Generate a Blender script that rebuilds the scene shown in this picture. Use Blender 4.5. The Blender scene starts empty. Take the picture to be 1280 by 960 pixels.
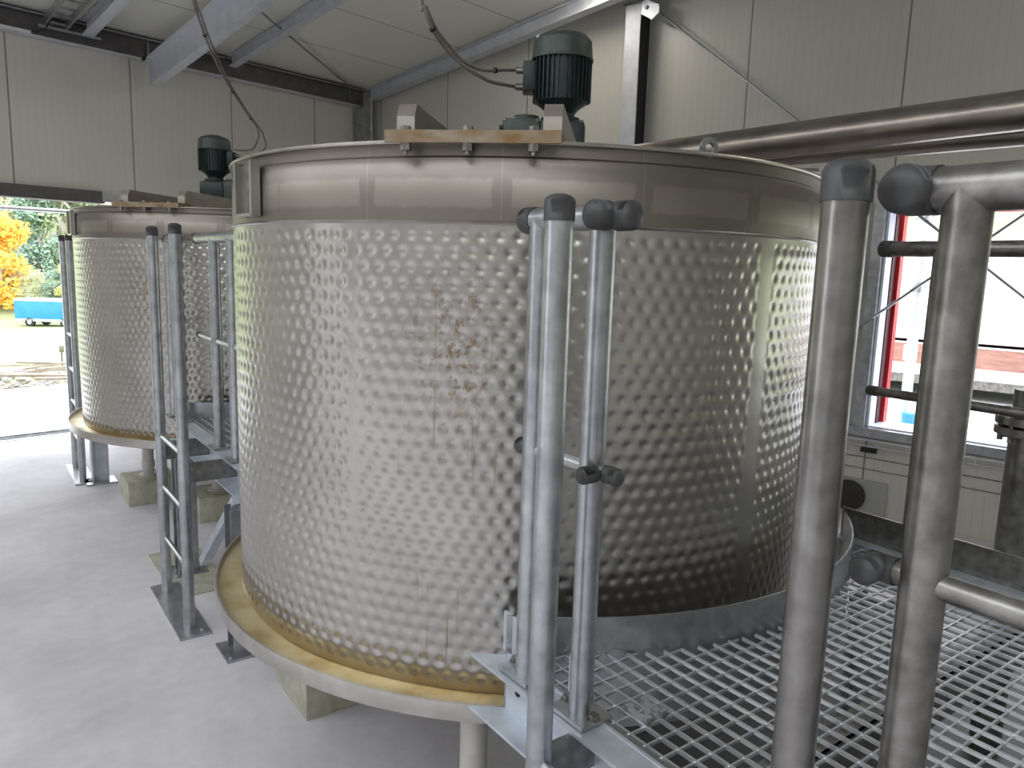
import bpy, bmesh, math, random
import numpy as np
from math import sin, cos, pi, radians, sqrt, hypot, atan2
from mathutils import Vector, Matrix
C = bpy.context.scene.collection
random.seed(7)
sc = bpy.context.scene
sc.view_settings.view_transform = 'Standard'
sc.view_settings.look = 'None'
sc.view_settings.exposure = 0.12
sc.view_settings.gamma = 1.0

# ------------------------------------------------------------------ materials
def new_mat(name):
    m = bpy.data.materials.new(name); m.use_nodes = True
    nt = m.node_tree; nt.nodes.clear()
    out = nt.nodes.new('ShaderNodeOutputMaterial'); b = nt.nodes.new('ShaderNodeBsdfPrincipled')
    nt.links.new(b.outputs[0], out.inputs[0])
    return m, nt, b
def N(nt, t, **k):
    n = nt.nodes.new(t)
    for a, v in k.items(): setattr(n, a, v)
    return n
def coords(nt, kind='Object', scale=(1, 1, 1)):
    tc = N(nt, 'ShaderNodeTexCoord'); mp = N(nt, 'ShaderNodeMapping'); mp.inputs['Scale'].default_value = scale
    nt.links.new(tc.outputs[kind], mp.inputs[0]); return mp.outputs[0]
def noise(nt, vec, scale, detail=4, rough=.55):
    n = N(nt, 'ShaderNodeTexNoise'); n.inputs['Scale'].default_value = scale; n.inputs['Detail'].default_value = detail
    n.inputs['Roughness'].default_value = rough; nt.links.new(vec, n.inputs['Vector']); return n.outputs['Fac']
def ramp(nt, fac, stops):
    r = N(nt, 'ShaderNodeValToRGB'); e = r.color_ramp.elements
    while len(e) < len(stops): e.new(.5)
    for i, (p, c) in enumerate(stops):
        e[i].position = p; e[i].color = (*c, 1) if len(c) == 3 else c
    nt.links.new(fac, r.inputs[0]); return r.outputs[0]
def mth(nt, op, a, b=None, c=None):
    n = N(nt, 'ShaderNodeMath', operation=op)
    for i, v in enumerate((a, b, c)):
        if v is None: continue
        if isinstance(v, (int, float)): n.inputs[i].default_value = v
        else: nt.links.new(v, n.inputs[i])
    return n.outputs[0]
def mixc(nt, fac, a, b, mode='MIX'):
    n = N(nt, 'ShaderNodeMix', data_type='RGBA', blend_type=mode)
    for s, v in ((n.inputs[0], fac), (n.inputs[6], a), (n.inputs[7], b)):
        if isinstance(v, (int, float)): s.default_value = v
        elif isinstance(v, tuple): s.default_value = (*v, 1)
        else: nt.links.new(v, s)
    return n.outputs[2]
def bump(nt, b, h, strength, dist):
    n = N(nt, 'ShaderNodeBump'); n.inputs['Strength'].default_value = strength; n.inputs['Distance'].default_value = dist
    nt.links.new(h, n.inputs['Height']); nt.links.new(n.outputs[0], b.inputs['Normal'])
def simple(name, c1, c2=None, scale=8, rough=.5, metal=0., bmp=0., stretch=(1, 1, 1), rvar=.12, det=4):
    m, nt, b = new_mat(name)
    c2 = c2 or tuple(v * .8 for v in c1)
    v = coords(nt, 'Object', stretch); f = noise(nt, v, scale, det)
    nt.links.new(ramp(nt, f, [(.3, c2), (.7, c1)]), b.inputs['Base Color'])
    b.inputs['Metallic'].default_value = metal
    rr = mth(nt, 'MULTIPLY_ADD', f, rvar, rough - rvar / 2); nt.links.new(rr, b.inputs['Roughness'])
    if bmp: bump(nt, b, noise(nt, v, scale * 4, 5), bmp, .004)
    return m
M = {}
M['galv'] = simple('galvanized steel', (.50, .515, .53), (.33, .34, .355), 22, .33, .88, .08)
M['galv_warm'] = simple('warm galvanized steel', (.31, .30, .285), (.19, .18, .17), 24, .30, .92, .08)  # darker, warmer copy of the galvanized tone for the nearest stile
M['galv_pale'] = simple('pale galvanized steel', (.62, .66, .71), (.46, .50, .55), 16, .45, .6, .05)
M['galv_dark'] = simple('weathered galvanized steel', (.31, .30, .28), (.15, .14, .13), 28, .36, .85, .1)
M['rafter'] = simple('galvanized rafter steel', (.60, .61, .65), (.48, .49, .53), 10, .55, .25, .03)
M['purlin_dark'] = simple('dark zinc beam', (.15, .14, .14), (.10, .095, .095), 14, .55, .4, .03)
M['steel'] = simple('brushed stainless steel', (.46, .43, .385), (.33, .305, .27), 9, .36, .95, .02, (1, 1, 3))
M['steel_tray'] = simple('stainless tray lip', (.55, .53, .50), (.42, .40, .37), 12, .33, .95)
M['cap'] = simple('grey plastic cap', (.062, .062, .062), (.045, .045, .045), 30, .5, 0)
M['motor'] = simple('dark green motor paint', (.018, .034, .034), (.008, .015, .016), 30, .38, .1, .05)
M['motor_light'] = simple('grey green gearbox paint', (.07, .085, .075), (.03, .045, .042), 24, .4, .1, .05)
M['cable'] = simple('grey cable sheath', (.22, .20, .18), (.16, .14, .13), 20, .5)
M['black'] = simple('black rubber', (.012, .012, .012), None, 20, .6)
M['bolt'] = simple('bolt steel', (.30, .29, .27), (.14, .12, .10), 60, .4, .9)
M['pipe'] = simple('stainless process pipe', (.40, .36, .32), (.26, .235, .21), 7, .30, 1., .03, (3, 1, 3))
M['white_tube'] = simple('pale leg tube', (.62, .60, .56), (.50, .48, .45), 12, .45, .3)
M['blk'] = simple('raw concrete block', (.46, .45, .36), (.30, .29, .22), 14, .9, 0, .5)
M['grat'] = simple('galvanized grating', (.74, .76, .78), (.55, .57, .59), 25, .30, .75)
M['red'] = simple('red window flashing', (.62, .02, .03), (.50, .015, .02), 4, .4)
M['darkred'] = simple('dark red window seal', (.07, .005, .012), None, 4, .5)
M['reveal'] = simple('white window reveal', (.72, .76, .90), (.66, .70, .84), 5, .5)
M['plate'] = simple('light grey wall plate', (.36, .36, .34), (.32, .32, .30), 6, .5)
M['hole'] = simple('duct interior', (.03, .028, .02), None, 6, .7)
M['wire'] = simple('bright wire', (.75, .76, .80), None, 20, .3, .7)
M['lamp_body'] = simple('lamp body', (.7, .7, .7), None, 5, .4)

def lines_mat(name, base, dark, ax, pitch, off, w, rib=0, ribamp=.0, rough=.45):
    m, nt, b = new_mat(name)
    v = coords(nt); s = N(nt, 'ShaderNodeSeparateXYZ'); nt.links.new(v, s.inputs[0])
    x = s.outputs[ax]
    t = mth(nt, 'FRACT', mth(nt, 'DIVIDE', mth(nt, 'SUBTRACT', x, off - pitch / 2), pitch))
    d = mth(nt, 'MULTIPLY', mth(nt, 'ABSOLUTE', mth(nt, 'SUBTRACT', t, .5)), pitch)
    ln = mth(nt, 'LESS_THAN', d, w)
    n1 = noise(nt, v, 1.3, 3)
    col = ramp(nt, n1, [(.3, tuple(c * .92 for c in base)), (.7, base)])
    h = mth(nt, 'MULTIPLY', ln, -1.)
    if rib:
        rb = mth(nt, 'FRACT', mth(nt, 'DIVIDE', x, rib))
        rl = mth(nt, 'LESS_THAN', mth(nt, 'ABSOLUTE', mth(nt, 'SUBTRACT', rb, .5)), .07)
        h = mth(nt, 'MULTIPLY_ADD', rl, ribamp, h)
        col = mixc(nt, mth(nt, 'MULTIPLY', rl, .06), col, dark)
    col = mixc(nt, mth(nt, 'MULTIPLY', ln, .75), col, dark)
    nt.links.new(col, b.inputs['Base Color']); b.inputs['Roughness'].default_value = rough
    bump(nt, b, h, .5, .003)
    return m
M['wallA'] = lines_mat('ribbed sandwich panel back', (.58, .565, .51), (.10, .10, .09), 0, .948, 1.95, .006, .062, -.5, .38)
M['wallB'] = lines_mat('ribbed sandwich panel right', (.55, .535, .485), (.10, .10, .09), 1, 1.09, 2.675, .006, .062, -.5, .38)
M['ceil'] = lines_mat('roof panel underside', (.70, .69, .62), (.2, .19, .17), 1, .82, 6.37, .007, 0, 0, .55)

def concrete():
    m, nt, b = new_mat('dusty concrete floor')
    v = coords(nt)
    n1 = noise(nt, v, .9, 5, .6); n2 = noise(nt, v, 14, 6, .65); n3 = noise(nt, v, 70, 2)
    c = ramp(nt, n1, [(.3, (.44, .42, .425)), (.55, (.60, .585, .60)), (.75, (.66, .64, .65))])
    c = mixc(nt, .55, c, ramp(nt, n2, [(.3, (.72, .70, .71)), (.7, (.95, .93, .94))]), 'MULTIPLY')
    spk = mth(nt, 'GREATER_THAN', n3, .76)
    c = mixc(nt, mth(nt, 'MULTIPLY', spk, .55), c, (.12, .09, .06))
    nt.links.new(c, b.inputs['Base Color']); b.inputs['Roughness'].default_value = .75
    bump(nt, b, n2, .15, .004); return m
M['floor'] = concrete()
M['platform_shade'] = simple('painted platform shade', (.065, .068, .065), (.03, .032, .03), 5, .6, 0, .2)  # dark colour stands in for the shade below the near platform
M['dim_yard'] = simple('dimmed west yard', (.30, .295, .29), (.22, .215, .21), 2, .9)
M['yard'] = simple('bright yard concrete', (.80, .80, .80), (.70, .70, .70), .6, .9)
M['grass'] = simple('autumn grass', (.36, .40, .21), (.27, .32, .15), .35, .9, det=8)

M['sky_screen'] = simple('grey sky screen', (.20, .195, .19), (.16, .155, .155), 1, .9)
def jacket_mat():
    m, nt, b = new_mat('dimpled stainless jacket')
    v = coords(nt); s = N(nt, 'ShaderNodeSeparateXYZ'); nt.links.new(v, s.inputs[0])
    n1 = noise(nt, v, 5, 5)
    base = ramp(nt, n1, [(.3, (.405, .385, .36)), (.7, (.475, .455, .425))])
    # rust-brown weeping streaks, confined to the camera-side panel between two heights
    ang = mth(nt, 'ARCTAN2', s.outputs[1], s.outputs[0])          # radians
    tc = N(nt, 'ShaderNodeCombineXYZ'); nt.links.new(mth(nt, 'MULTIPLY', ang, 60), tc.inputs[0]); nt.links.new(mth(nt, 'MULTIPLY', s.outputs[2], 3.), tc.inputs[2])
    st = noise(nt, tc.outputs[0], 1.2, 4, .6)
    blot = noise(nt, v, 44, 6, .7)
    amask = mth(nt, 'SUBTRACT', 1., mth(nt, 'ABSOLUTE', mth(nt, 'DIVIDE', mth(nt, 'SUBTRACT', ang, radians(-148)), .19)))
    zmask = mth(nt, 'SUBTRACT', 1., mth(nt, 'ABSOLUTE', mth(nt, 'DIVIDE', mth(nt, 'SUBTRACT', s.outputs[2], 1.46), .33)))
    msk = N(nt, 'ShaderNodeClamp'); nt.links.new(mth(nt, 'MULTIPLY', mth(nt, 'MAXIMUM', amask, 0.), mth(nt, 'MAXIMUM', zmask, 0.)), msk.inputs[0])
    k = mth(nt, 'MULTIPLY', msk.outputs[0], mth(nt, 'MULTIPLY', ramp(nt, blot, [(.51, (0, 0, 0)), (.62, (1, 1, 1))]), 1.1))
    k = mth(nt, 'MINIMUM', k, .8)
    k2 = mth(nt, 'MULTIPLY', mth(nt, 'MULTIPLY', mth(nt, 'MAXIMUM', amask, 0.), ramp(nt, st, [(.60, (0, 0, 0)), (.66, (1, 1, 1))])), .7)
    c = mixc(nt, mth(nt, 'MAXIMUM', k, k2), base, (.22, .145, .07))
    # golden tint at the foot
    ft = N(nt, 'ShaderNodeMapRange'); ft.inputs[1].default_value = .665; ft.inputs[2].default_value = .625; nt.links.new(s.outputs[2], ft.inputs[0])
    c = mixc(nt, mth(nt, 'MULTIPLY', ft.outputs[0], .6), c, (.55, .40, .18))
    nt.links.new(c, b.inputs['Base Color']); b.inputs['Metallic'].default_value = .95
    nt.links.new(mth(nt, 'MULTIPLY_ADD', n1, .06, .265), b.inputs['Roughness'])
    return m
M['jacket'] = jacket_mat()
def band_mat():
    m, nt, b = new_mat('plain stainless upper shell with matt patches')
    v = coords(nt); s = N(nt, 'ShaderNodeSeparateXYZ'); nt.links.new(v, s.inputs[0])
    ang = mth(nt, 'ARCTAN2', s.outputs[1], s.outputs[0])
    t = mth(nt, 'FRACT', mth(nt, 'DIVIDE', mth(nt, 'ADD', ang, .10), .34))
    edge = mth(nt, 'ABSOLUTE', mth(nt, 'SUBTRACT', t, .5))
    za = mth(nt, 'ABSOLUTE', mth(nt, 'SUBTRACT', s.outputs[2], 1.812))
    n = noise(nt, v, 30, 4)
    inx = ramp(nt, mth(nt, 'MULTIPLY_ADD', n, .05, edge), [(.45, (1, 1, 1)), (.465, (0, 0, 0))])
    inz = ramp(nt, mth(nt, 'MULTIPLY_ADD', n, .014, za), [(.035, (1, 1, 1)), (.041, (0, 0, 0))])
    c = mixc(nt, mth(nt, 'MULTIPLY', mth(nt, 'MULTIPLY', inx, inz), .85), (.235, .21, .185), (.315, .29, .25))
    seam = mth(nt, 'LESS_THAN', mth(nt, 'SUBTRACT', .5, edge), .004)
    c = mixc(nt, mth(nt, 'MULTIPLY', seam, .14), c, (.62, .60, .55))
    big = noise(nt, v, 3, 5)
    c = mixc(nt, .35, c, ramp(nt, big, [(.3, (.6, .6, .6)), (.7, (1, 1, 1))]), 'MULTIPLY')
    nt.links.new(c, b.inputs['Base Color']); b.inputs['Metallic'].default_value = .9
    nt.links.new(mth(nt, 'MULTIPLY_ADD', n, .1, .36), b.inputs['Roughness']); return m
M['band'] = band_mat()
def gold():
    m, nt, b = new_mat('stained golden tray floor'); v = coords(nt); n = noise(nt, v, 7, 6)
    nt.links.new(ramp(nt, n, [(.3, (.34, .25, .11)), (.5, (.50, .41, .23)), (.75, (.58, .52, .36))]), b.inputs['Base Color'])
    b.inputs['Metallic'].default_value = .55; b.inputs['Roughness'].default_value = .3; return m
M['gold'] = gold()
M['rustplate'] = simple('rust streaked mounting plate', (.30, .26, .20), (.20, .11, .035), 16, .45, .7, .1, (1, 1, 2))

# ------------------------------------------------------------------ geometry helpers
class MB:
    def __init__(s): s.bm = bmesh.new(); s.off = Vector((0, 0, 0))
    def box(s, lo, hi, rot=0., bevel=0., about=None):
        lo = Vector(lo); hi = Vector(hi); c = (lo + hi) / 2
        r = bmesh.ops.create_cube(s.bm, size=1.)
        vs = r['verts']; bmesh.ops.scale(s.bm, vec=hi - lo, verts=vs)
        if rot: bmesh.ops.rotate(s.bm, cent=(0, 0, 0), matrix=Matrix.Rotation(rot, 3, 'Z'), verts=vs)
        bmesh.ops.translate(s.bm, vec=c, verts=vs)
        if bevel:
            es = list({e for v in vs for e in v.link_edges})
            bmesh.ops.bevel(s.bm, geom=es, offset=bevel, segments=2, affect='EDGES', profile=.6)
        return s
    def obox(s, c, X, Y, Z):   # oriented box, half vectors
        c = Vector(c); X = Vector(X); Y = Vector(Y); Z = Vector(Z)
        v = [s.bm.verts.new(c + a * X + b * Y + d * Z) for a in (-1, 1) for b in (-1, 1) for d in (-1, 1)]
        for f in ((0, 1, 3, 2), (4, 6, 7, 5), (0, 4, 5, 1), (2, 3, 7, 6), (0, 2, 6, 4), (1, 5, 7, 3)): s.bm.faces.new([v[i] for i in f])
        return s
    def prism(s, pts, d0, d1):  # polygon extruded from pts+d0 to pts+d1
        a = [s.bm.verts.new(Vector(p) + Vector(d0)) for p in pts]; b = [s.bm.verts.new(Vector(p) + Vector(d1)) for p in pts]
        n = len(pts); s.bm.faces.new(a); s.bm.faces.new(b[::-1])
        for i in range(n): s.bm.faces.new((a[i], b[i], b[(i + 1) % n], a[(i + 1) % n]))
        return s
    def tube(s, p, q, r, r2=None, n=20, cap=True):
        p = Vector(p); q = Vector(q); d = q - p; L = d.length
        res = bmesh.ops.create_cone(s.bm, cap_ends=cap, segments=n, radius1=r, radius2=r if r2 is None else r2, depth=L)
        m = Matrix.Translation((p + q) / 2) @ d.to_track_quat('Z', 'Y').to_matrix().to_4x4()
        bmesh.ops.transform(s.bm, matrix=m, verts=res['verts']); return s
    def path(s, pts, r, n=8):
        pts = [Vector(p) for p in pts]; rings = []
        for i, p in enumerate(pts):
            d = (pts[min(i + 1, len(pts) - 1)] - pts[max(i - 1, 0)]).normalized()
            a = d.orthogonal().normalized()
            if i and rings:
                a = (pa - d * pa.dot(d)).normalized()
            pa = a; b = d.cross(a)
            rings.append([s.bm.verts.new(p + r * (a * cos(2 * pi * k / n) + b * sin(2 * pi * k / n))) for k in range(n)])
        for A, B in zip(rings, rings[1:]):
            for k in range(n): s.bm.faces.new((A[k], A[(k + 1) % n], B[(k + 1) % n], B[k]))
        s.bm.faces.new(rings[0][::-1]); s.bm.faces.new(rings[-1]); return s
    def lathe(s, prof, c=(0, 0, 0), n=96, axis=None, a0=0, a1=2 * pi):
        c = Vector(c); full = abs(a1 - a0 - 2 * pi) < 1e-6; cols = []
        Q = Vector(axis).to_track_quat('Z', 'Y').to_matrix() if axis else Matrix.Identity(3)
        m = n if full else n + 1
        for k in range(m):
            a = a0 + (a1 - a0) * k / n
            cols.append([s.bm.verts.new(c + Q @ Vector((r * cos(a), r * sin(a), z))) for r, z in prof])
        for k in range(n):
            A = cols[k]; B = cols[(k + 1) % m]
            for i in range(len(prof) - 1):
                try: s.bm.faces.new((A[i], B[i], B[i + 1], A[i + 1]))
                except ValueError: pass
        return s
    def sphere(s, c, r, sc_=(1, 1, 1), n=16):
        res = bmesh.ops.create_uvsphere(s.bm, u_segments=n, v_segments=n // 2, radius=r)
        bmesh.ops.scale(s.bm, vec=sc_, verts=res['verts']); bmesh.ops.translate(s.bm, vec=Vector(c), verts=res['verts']); return s
    def hexbolt(s, c, d, r=.008, h=.007):
        c = Vector(c); d = Vector(d).normalized(); s.tube(c, c + d * .002, r * 1.35, n=14); s.tube(c + d * .002, c + d * (.002 + h), r, n=6); return s
    def build(s, name, mat, parent=None, smooth=True, sharp=35):
        me = bpy.data.meshes.new(name)
        if parent is not None and 'off' in OFF.get(parent.name, {}):
            bmesh.ops.translate(s.bm, vec=-OFF[parent.name]['off'], verts=s.bm.verts[:])
        bmesh.ops.remove_doubles(s.bm, verts=s.bm.verts[:], dist=1e-6)
        bmesh.ops.recalc_face_normals(s.bm, faces=s.bm.faces[:])
        if smooth:
            lim = radians(sharp)
            for f in s.bm.faces: f.smooth = True
            for e in s.bm.edges:
                if len(e.link_faces) == 2 and e.calc_face_angle(0) > lim: e.smooth = False
        s.bm.to_mesh(me); s.bm.free()
        me.materials.append(M[mat] if isinstance(mat, str) else mat)
        o = bpy.data.objects.new(name, me); C.objects.link(o)
        if parent is not None:
            o.parent = parent
            if parent.type == 'MESH' and parent.name in OFF: OFF[o.name] = OFF[parent.name]
            elif parent.name in OFF: OFF[o.name] = OFF[parent.name]
        return o
# plant frame: u across, v along the row of tanks, turned 12 degrees from the building
TH = radians(12.); T1 = Vector((2.0, 1.75, 0)); T2 = Vector((2.564, 4.815, 0))
def W(u, v, z=0.): return Vector((T1.x + u * cos(TH) + v * sin(TH), T1.y - u * sin(TH) + v * cos(TH), z))
OFF = {}
def tag(o, label, cat, group=None, kind=None):
    if label: o['label'] = label
    if cat: o['category'] = cat
    if group: o['group'] = group
    if kind: o['kind'] = kind
    return o
def thing(name, label, cat, loc=(0, 0, 0), rz=0., group=None, off=None):
    """an Empty at the base; 'off' = the same point in the coordinates the parts are drawn in"""
    o = bpy.data.objects.new(name, None); C.objects.link(o); o.empty_display_size = .1
    o.location = loc; o.rotation_euler = (0, 0, rz); tag(o, label, cat, group)
    OFF[o.name] = {'off': Vector(off if off is not None else loc)}
    return o
def struct(o): o['kind'] = 'structure'; return o

def plant(name, label, cat, u, v, z=0., group=None):
    return thing(name, label, cat, W(u, v, z), -TH, group, off=(u, v, z))

# ------------------------------------------------------------------ building shell
YA, XB, ZR, KR = 7.25, 5.52, 3.57, .09
def roof_z(y): return ZR + KR * (YA - y)
XW, YS = -3.4, -6.0
def poly_struct(name, polys, mat):
    bm = bmesh.new()
    for p in polys: bm.faces.new([bm.verts.new(q) for q in p])
    bmesh.ops.remove_doubles(bm, verts=bm.verts[:], dist=1e-5)
    me = bpy.data.meshes.new(name); bm.to_mesh(me); bm.free(); me.materials.append(M[mat])
    o = bpy.data.objects.new(name, me); C.objects.link(o); return struct(o)
def boxes_struct(name, bxs, mat):
    m = MB()
    for lo, hi in bxs: m.box(lo, hi)
    return struct(m.build(name, mat, smooth=False))
boxes_struct('floor', [((XW, YS, -.2), (XB + .12, YA + .12, 0))], 'floor')
m = MB(); c_ = [W(-.48, -.35, .0), W(3.1, -.35, .0), W(2.6, -3.2, .0), W(-.48, -3.2, .0)]; m.prism(c_, (0, 0, .0), (0, 0, .004)); struct(m.build('floor_shade', 'platform_shade', smooth=False))  # thin dark slab painting the shade seen through the near grating
# back wall with the roller-door opening (X -3.2 .. 2.72, up to 2.12)
DX0, DX1, DZ = .8, 2.72, 2.12
m = MB()
m.box((XW, YA, 0), (DX0, YA + .12, ZR + .02)); m.box((DX0, YA, DZ), (DX1, YA + .12, ZR + .02)); m.box((DX1, YA, 0), (XB + .12, YA + .12, ZR + .02))
struct(m.build('wall_back', 'wallA', smooth=False))
# right wall with strip window
WY0, WY1, WZ0, WZ1 = -2.4, 1.585, .63, 2.10
m = MB()
def slopebox(m, y0, y1, z0, x0=XB, x1=XB + .12):
    m.prism([(x0, y0, z0), (x0, y1, z0), (x0, y1, roof_z(y1) + .02), (x0, y0, roof_z(y0) + .02)], (0, 0, 0), (x1 - x0, 0, 0))
slopebox(m, YS, WY0, 0); slopebox(m, WY0, WY1, WZ1); slopebox(m, WY1, YA, 0); m.box((XB, WY0, 0), (XB + .12, WY1, WZ0))
struct(m.build('wall_right', 'wallB', smooth=False))
m = MB()
def roofslab(x0, x1, y0, y1): m.prism([(x0, y0, roof_z(y0)), (x0, y1, roof_z(y1)), (x0, y1, roof_z(y1) + .12), (x0, y0, roof_z(y0) + .12)], (0, 0, 0), (x1 - x0, 0, 0))
SX0, SX1, SY0, SY1 = -2.9, -.9, -5., 6.6      # unseen roof opening, added to bring daylight onto the floor
roofslab(XW, SX0, YS - .1, YA + .4); roofslab(SX1, XB + .5, YS - .1, YA + .4); roofslab(SX0, SX1, YS - .1, SY0); roofslab(SX0, SX1, SY1, YA + .4)
struct(m.build('ceiling', 'ceil', smooth=False))
m = MB(); slopebox(m, YS, -1.6, 0, XW - .12, XW); slopebox(m, -1.6, 4.8, 2.9, XW - .12, XW); slopebox(m, 4.8, YA, 0, XW - .12, XW)
struct(m.build('wall_left', 'wallB', smooth=False))
m = MB(); m.box((XW - .12, YS - .12, 0), (XB + .12, YS, roof_z(YS)))
struct(m.build('wall_front', 'wallA', smooth=False))
# lintel flashing over the opening
m = MB(); m.box((DX0, YA - .045, 2.115), (2.60, YA + .0, 2.205)); m.box((DX0, YA - .05, 2.10), (2.62, YA + .14, 2.115))
struct(m.build('trim_1', 'purlin_dark', smooth=False))
m = MB(); m.box((2.60, YA - .03, 2.13), (2.80, YA, 2.18)); m.box((DX1, YA - .02, 0), (DX1 + .06, YA + .0, 2.12))
struct(m.build('trim_2', 'galv', smooth=False))
# window: white reveal, dark seal, red outer flashing, sill, glazing bar
wf = bpy.data.objects.new('window_1', None); C.objects.link(wf); wf.location = (XB, WY1, WZ0); struct(wf); OFF['window_1'] = {'off': Vector((XB, WY1, WZ0))}
m = MB(); m.box((XB - .004, WY1 - .004, WZ0), (XB + .13, WY1 + .012, WZ1)); m.box((XB - .004, WY0, WZ0 - .012), (XB + .30, WY1, WZ0 + .004)); m.box((XB - .004, WY0, WZ1 - .004), (XB + .13, WY1, WZ1 + .01))
m.build('reveal', 'reveal', wf, False)
m = MB(); m.box((XB + .13, WY1 - .012, WZ0), (XB + .22, WY1 + .05, WZ1)); m.build('seal', 'darkred', wf, False)
m = MB(); m.box((XB + .22, WY1 - .035, WZ0), (XB + .30, WY1 + .08, WZ1 + .05)); m.box((XB + .22, WY0, WZ1), (XB + .30, WY1, WZ1 + .08)); m.build('flashing', 'red', wf, False)
# steel post beside the window and ledge below
m = MB(); m.box((XB - .05, 1.60, .62), (XB - .002, 1.67, 2.16)); tag(m.build('window_post', 'galv', smooth=False), 'dark steel post on the right wall along the left edge of the window', 'post')
m = MB(); m.box((XB - .02, 1.67, .62), (XB - .002, 1.80, 2.16)); tag(m.build('cover_strip', 'plate', smooth=False), 'light grey cover strip beside the dark window post on the right wall', 'strip')
m = MB(); m.box((XB - .07, WY0, .565), (XB - .002, 1.95, .625)); m.box((XB - .075, WY0, .61), (XB - .002, 1.95, .616)); struct(m.build('trim_3', 'galv', smooth=False))
# horizontal joints low on the right wall
m = MB(); m.box((XB - .004, WY0, .40), (XB, 2.6, .408)); m.box((XB - .004, WY0, .32), (XB, 2.6, .326)); struct(m.build('trim_4', 'galv_dark', smooth=False))

# ------------------------------------------------------------------ roof steel
def isec(m, p, q, w, h, t=.008, up=(0, 0, 1)):
    """I section from p to q, p/q = centre of top face"""
    p = Vector(p); q = Vector(q); d = (q - p).normalized(); up = Vector(up); s_ = d.cross(up).normalized(); n = s_.cross(d).normalized()
    c = (p + q) / 2; L = (q - p) / 2
    m.obox(c - n * t / 2, L, s_ * w / 2, n * t / 2); m.obox(c - n * (h - t / 2), L, s_ * w / 2, n * t / 2); m.obox(c - n * h / 2, L, s_ * t / 2, n * (h / 2 - t))
    return s_, n
m = MB(); isec(m, (XW + .02, YA - .055, 3.545), (XB - .13, YA - .055, 3.545), .10, .165); 
o = m.build('eaves_beam', 'purlin_dark', smooth=False); tag(o, 'long dark steel eaves beam along the top of the back wall', 'beam')
fl = MB(); fl.box((XW + .02, YA - .115, 3.375), (XB - .13, YA - .005, 3.379)); fl.build('lower_flange', 'rafter', o, False)
fl = MB(); fl.box((XW + .02, YA - .110, 3.546), (XB - .13, YA - .002, 3.551)); fl.build('upper_flange', 'rafter', o, False)
st = MB()
for x in (3.02, 5.17): st.box((x, YA - .10, 3.38), (x + .01, YA - .06, 3.54))
st.build('stiffener', 'galv', o, False)
def rafter(name, x, y0, w, h, drop, label, mat='rafter', ymin=YS + .1):
    m = MB(); p = (x, y0, roof_z(y0) - drop); q = (x - .07 * (y0 - ymin), ymin, roof_z(ymin) - drop)
    isec(m, p, q, w, h, .009, (0, 0, 1)); o = m.build(name, mat, smooth=False); return tag(o, label, 'beam')
# the big hanging rafter is a boxed channel with a foot plate
m = MB(); x = 3.04; y0 = 7.10; zt = roof_z(y0) - .20
d = Vector((-.085, -1, KR)).normalized(); n = Vector((0, KR, 1)).normalized()
L = 12.9 / 2
c = Vector((x, y0, zt)) + d * L
m.obox(c - n * .115, d * L, Vector((.007, 0, 0)), n * .115); m.obox(c - n * .005, d * L, Vector((.06, 0, 0)), n * .006); m.obox(c - n * .225, d * L, Vector((.04, 0, 0)), n * .006)
m.obox(Vector((x, y0, zt)) - n * .115 + Vector((0, .0, 0)), Vector((.045, 0, 0)), d * .005, n * .118)
tag(m.build('rafter', 'rafter', smooth=False), 'deep pale steel rafter hanging lowest, its cut end in front of the back wall', 'beam')
rafter('rafter', 3.80, YA - .13, .075, .10, .01, 'shallow steel rafter at the ceiling between the deep rafter and the corner')
rafter('rafter', 2.52, YA - .13, .09, .12, .01, 'steel rafter at the upper left next to the ceiling cable ladder')
rafter('gable_beam', XB - .07, YA - .12, .10, .12, .01, 'sloping steel beam along the top of the right wall')
# gable column
m = MB(); cy = 3.60
cx = XB - .10
for sx in (-1, 1): m.box((cx + sx * .075 - .005, cy - .07, 0), (cx + sx * .075 + .005, cy + .07, roof_z(cy) - .14))
m.box((cx - .07, cy - .004, 0), (cx + .07, cy + .004, roof_z(cy) - .14))
col = m.build('steel_column', 'rafter', smooth=False); tag(col, 'tall steel H column against the right wall behind the large tank', 'column')
m = MB(); m.box((cx - .068, cy - .066, 0), (cx + .068, cy - .062, roof_z(cy) - .14)); m.build('recess_shade', 'black', col, False)  # black sheet painting the shade between the column flanges
m = MB(); m.box((cx - .10, cy - .09, roof_z(cy) - .15), (cx + .10, cy + .09, roof_z(cy) - .135)); m.build('head_plate', 'galv_dark', col, False)
g = MB(); g.prism([(cx - .09, 3.52, 3.78), (cx - .09, 3.36, 3.70), (cx - .09, 3.36, 3.64), (cx - .09, 3.42, 3.60), (cx - .09, 3.52, 3.66)], (0, 0, 0), (.012, 0, 0)); g.build('gusset_plate', 'galv_pale', col, False)
g = MB(); g.hexbolt((cx - .09, 3.47, 3.70), (-1, 0, 0), .014, .012); g.build('bolt', 'bolt', col)
# corner column and conduit
m = MB(); cx2, cy2 = 5.34, YA - .13
for sx in (-1, 1): m.box((cx2 + sx * .055 - .005, cy2 - .06, 0), (cx2 + sx * .055 + .005, cy2 + .06, 3.36))
m.box((cx2 - .05, cy2 - .004, 0), (cx2 + .05, cy2 + .004, 3.36))
tag(m.build('corner_column', 'galv', smooth=False), 'steel column in the far corner under the eaves beam', 'column')
m = MB(); m.tube((5.44, YA - .14, 0), (5.44, YA - .14, 3.52), .014, n=10); tag(m.build('conduit', 'galv'), 'thin vertical conduit pipe in the far corner', 'conduit')
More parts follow.
